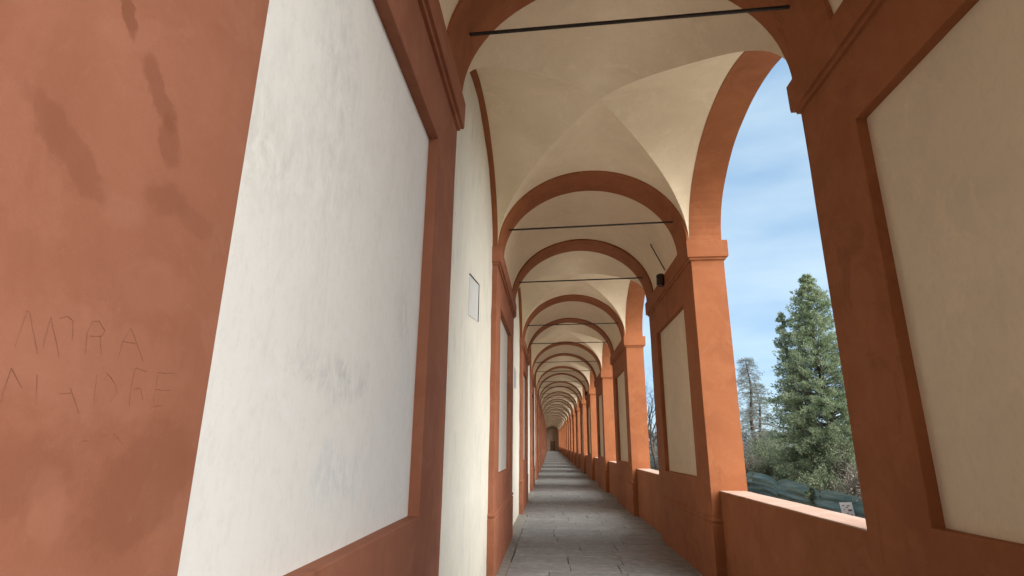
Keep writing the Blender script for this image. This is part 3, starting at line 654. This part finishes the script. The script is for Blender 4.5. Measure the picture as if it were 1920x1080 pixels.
def cedar(loc, H, R, label, seed, group=None, dens=1.0):
    r = random.Random(seed); root = bpy.data.objects.new('cedar', None); col.objects.link(root); root.location = loc; tag(root, label, 'tree', group)
    tk = MB(); tk.tube([(0.1 * math.sin(i), 0.1 * math.cos(i * 1.3), H * i / 10) for i in range(11)], [0.22 * (1 - i / 10.8) + 0.015 for i in range(11)], 8)
    obj('trunk', tk.mesh('trunk', BARK, shear=False, smooth=True), root); br = MB(); fo = MB()
    z = H * 0.06
    while z < H:
        t = z / H
        for _ in range(r.randint(5, 7)):
            az = r.uniform(0, 6.283); rr = R * (1 - t * 0.72) * r.uniform(0.6, 1.1) if t < 0.96 else 0.5
            d = Vector((math.cos(az), math.sin(az), r.uniform(-0.12, 0.40))); n_s = max(4, int(rr / 0.3)); pl_ = [Vector((0, 0, z)) + d * rr * k / n_s + Vector((0, 0, -0.38 * rr * (k / n_s) ** 2)) + rv(r) * 0.05 for k in range(n_s + 1)]
            br.tube(pl_, [0.035 * (1 - 0.75 * k / n_s) for k in range(n_s + 1)], 4)
            for k in range(2, n_s + 1):
                sd_ = d.cross(Vector((0, 0, 1))).normalized()
                for s in (-1, 1):
                    e = pl_[k] + sd_ * s * r.uniform(0.2, 0.6) * (1.1 - k / n_s * 0.6) + d * 0.2; br.tube([pl_[k], e], [0.012, 0.005], 3)
                    for _ in range(int(11 * dens)):
                        c = pl_[k].lerp(e, r.random()) + Vector((r.uniform(-.1, .1), r.uniform(-.1, .1), r.uniform(-.22, .12))); card(fo, c, rv(r) + Vector((0, 0, 0.4)), rv(r), r.uniform(0.10, 0.2), r.uniform(0.012, 0.03))
        z += H * 0.045 * r.uniform(0.7, 1.3)
    obj('branches', br.mesh('branches', TWIG, shear=False), root); obj('crown', fo.mesh('crown', CEDARL, shear=False), root)
cedar((15.9, 46.0, -0.8), 9.4, 2.7, 'grey-green layered cedar with bare lower branches, left of the tall conifer', 4)
cedar((18.6, 52.0, -1.2), 8.6, 2.6, 'half-hidden grey cedar filling the gap between layered cedar and tall conifer', 11)
def bare_tree(loc, H, label, seed, spread=0.55):
    r = random.Random(seed); root = bpy.data.objects.new('bare_tree', None); col.objects.link(root); root.location = loc; tag(root, label, 'tree', 'leafless trees')
    tk = MB(); br = MB()
    def grow(p, d, ln, rad_, lv, b):
        n = 4; pts = [p]
        for i in range(n):
            d = (d + rv(r) * 0.16 + Vector((0, 0, 0.06))).normalized(); pts.append(pts[-1] + d * ln / n)
        b.tube(pts, [rad_ * (1 - 0.45 * i / n) for i in range(n + 1)], 5 if lv < 2 else 3)
        if lv >= 5: return
        for _ in range(3 if lv else 5):
            k = r.randint(2, n); nd_ = (d + rv(r) * spread * 1.5).normalized(); grow(pts[k], nd_, ln * r.uniform(0.55, 0.8), rad_ * 0.5, lv + 1, br)
    grow(Vector((0, 0, 0)), Vector((0, 0, 1)), H * 0.36, 0.16, 0, tk)
    obj('trunk', tk.mesh('trunk', BARK, shear=False), root); obj('branches', br.mesh('branches', BARK, shear=False), root)
bare_tree((10.6, 60.0, -0.7), 12.0, 'leafless tree with fine twigs, in the slit between the second and third piers', 5)
bare_tree((20.6, 40.0, -1.4), 11.0, 'leafless grey tree peeping out beyond the right edge of the tall conifer', 8)
bare_tree((12.8, 74.0, -0.6), 11.0, 'farther leafless tree just behind the one in the slit', 15)
def bush(name, loc, R, Hh, n, label, m, seed, cat='shrub', twigs=30, group=None, ls=(0.07, 0.15), lw=(0.02, 0.045)):
    r = random.Random(seed); root = bpy.data.objects.new(name, None); col.objects.link(root); root.location = loc; tag(root, label, cat, group)
    st = MB(); fo = MB(); tips = []
    for _ in range(twigs):
        az = r.uniform(0, 6.283); k = r.uniform(0.2, 1.0); e = Vector((math.cos(az) * R * k, math.sin(az) * R * k, Hh * (1.05 - 0.45 * k * k) * r.uniform(0.7, 1.1)))
        md = e * 0.5 + Vector((0, 0, Hh * 0.12)) + rv(r) * 0.08; st.tube([(0, 0, 0), md, e], [0.018, 0.012, 0.004], 3); tips += [md, e, md.lerp(e, 0.5)]
        for _ in range(2):
            e2 = md.lerp(e, r.random()) + rv(r) * R * 0.25; st.tube([md, e2], [0.008, 0.003], 3); tips.append(e2)
    for _ in range(n):
        c = r.choice(tips) + rv(r) * R * 0.20 * r.random() ** 0.5
        if c.z < 0.02: c.z = 0.02
        card(fo, c, rv(r) + Vector((0, 0, 0.3)), rv(r), r.uniform(*ls), r.uniform(*lw))
    obj('stems', st.mesh('stems', TWIG, shear=False), root); obj('foliage', fo.mesh('foliage', m, shear=False), root)
for i, (x, y, R, Hh, n, m, lbl) in enumerate([
    (12.1, 33.6, 0.9, 1.55, 1500, SHRUBL, 'light green leafy shrub growing over the net beside the lit pier'),
    (12.4, 28.0, 1.1, 1.45, 1900, SHRUBL, 'grey-green shrub rising over the net in the middle of the view'),
    (11.55, 26.6, 0.55, 1.30, 1400, SHRUBL, 'small dark shrub spilling over the join of the net'),
    (12.9, 25.5, 1.1, 1.6, 700, DRYL, 'brownish dry bush under the tall conifer, behind the net'),
    (12.2, 22.9, 0.95, 1.05, 1300, DRYL, 'pale dry bush above the net near the white notice'),
    (13.6, 23.5, 1.2, 1.75, 2000, SHRUBL, 'green bush at the right end of the view, behind pale dry bush'),
    (13.0, 30.6, 1.0, 1.5, 1600, SHRUBL, 'green shrub at the foot of the tall conifer'),
    (12.6, 37.5, 1.1, 1.7, 1100, DRYL, 'brown twiggy bush behind the net, left of light green shrub'),
    (12.3, 20.6, 0.9, 1.3, 1200, SHRUBL, 'low green bush behind the net, right of the white notice'),
    (14.6, 40.0, 1.7, 2.9, 2600, SHRUBL, 'tall grey-green thicket below the layered cedar, behind the net'),
    (16.2, 43.0, 1.8, 3.6, 2600, SHRUBL, 'taller dim thicket between the layered cedar and the tall conifer'),
    (13.2, 42.5, 1.3, 2.3, 1500, DRYL, 'brown thicket just visible past the lit pier edge, behind the net'),
    (14.4, 26.8, 1.5, 2.6, 2600, SHRUBL, 'broad green shrub leaning against the right foot of the tall conifer'),
    (14.3, 29.4, 1.4, 3.3, 3000, SHRUBL, 'bushy low green growth hiding the trunk of the tall conifer'),
    (13.8, 29.0, 0.8, 2.4, 350, DRYL, 'upright bare brown twigs in front of the trunk of the tall conifer'),
    (12.3, 64.0, 1.6, 2.2, 1500, DRYL, 'grey-brown bush seen low in the slit between the piers')]):
    bush('shrub', (x, y, gz(x, y) - 0.05), R, Hh, n, lbl, m, 40 + i, twigs=55 if m is DRYL else 34)
# rough growth along both sides of the net and a far wood
def growth(name, n, xr, yr, hr, m, seed, wd=(0.006, 0.016)):
    r = random.Random(seed); b = MB()
    for _ in range(n):
        x = r.uniform(*xr); y = r.uniform(*yr); z = gz(x, y) - 0.03; h = r.uniform(*hr); lean = Vector((r.uniform(-.4, .4), r.uniform(-.4, .4), 1)) * h; s = Vector((r.uniform(-1, 1), r.uniform(-1, 1), 0)).normalized() * r.uniform(*wd)
        p = Vector((x, y, z)); b.add([p - s, p + s, p + lean * 0.6 + s * 0.7, p + lean, p + lean * 0.6 - s * 0.7], [(0, 1, 2, 4), (4, 2, 3)])
    tag(obj(name, b.mesh(name, m, shear=False)), kind='stuff')
growth('grass', 9000, (9.4, 11.2), (14, 60), (0.08, 0.22), SHRUBL, 70)
growth('dry_grass', 2500, (12.6, 15.5), (14, 60), (0.5, 1.2), DRYL, 71)
growth('undergrowth', 6000, (13, 18), (16, 60), (0.6, 1.4), SHRUBL, 72, (0.012, 0.035))
r = random.Random(77); b = MB()
for _ in range(320):
    x = r.uniform(22, 150); y = r.uniform(95, 260); z0 = -4 + 0.03 * (y - 95); R = r.uniform(3, 6); Hh = r.uniform(4, 8)
    for _ in range(130):
        o_ = rv(r); c = Vector((x + o_.x * R, y + o_.y * R, z0 + Hh * 0.5 + o_.z * Hh * 0.55)); card(b, c, rv(r), rv(r), r.uniform(0.7, 1.5), r.uniform(0.25, 0.5))
tag(obj('far_wood', b.mesh('far_wood', FARL, shear=False)), kind='stuff')
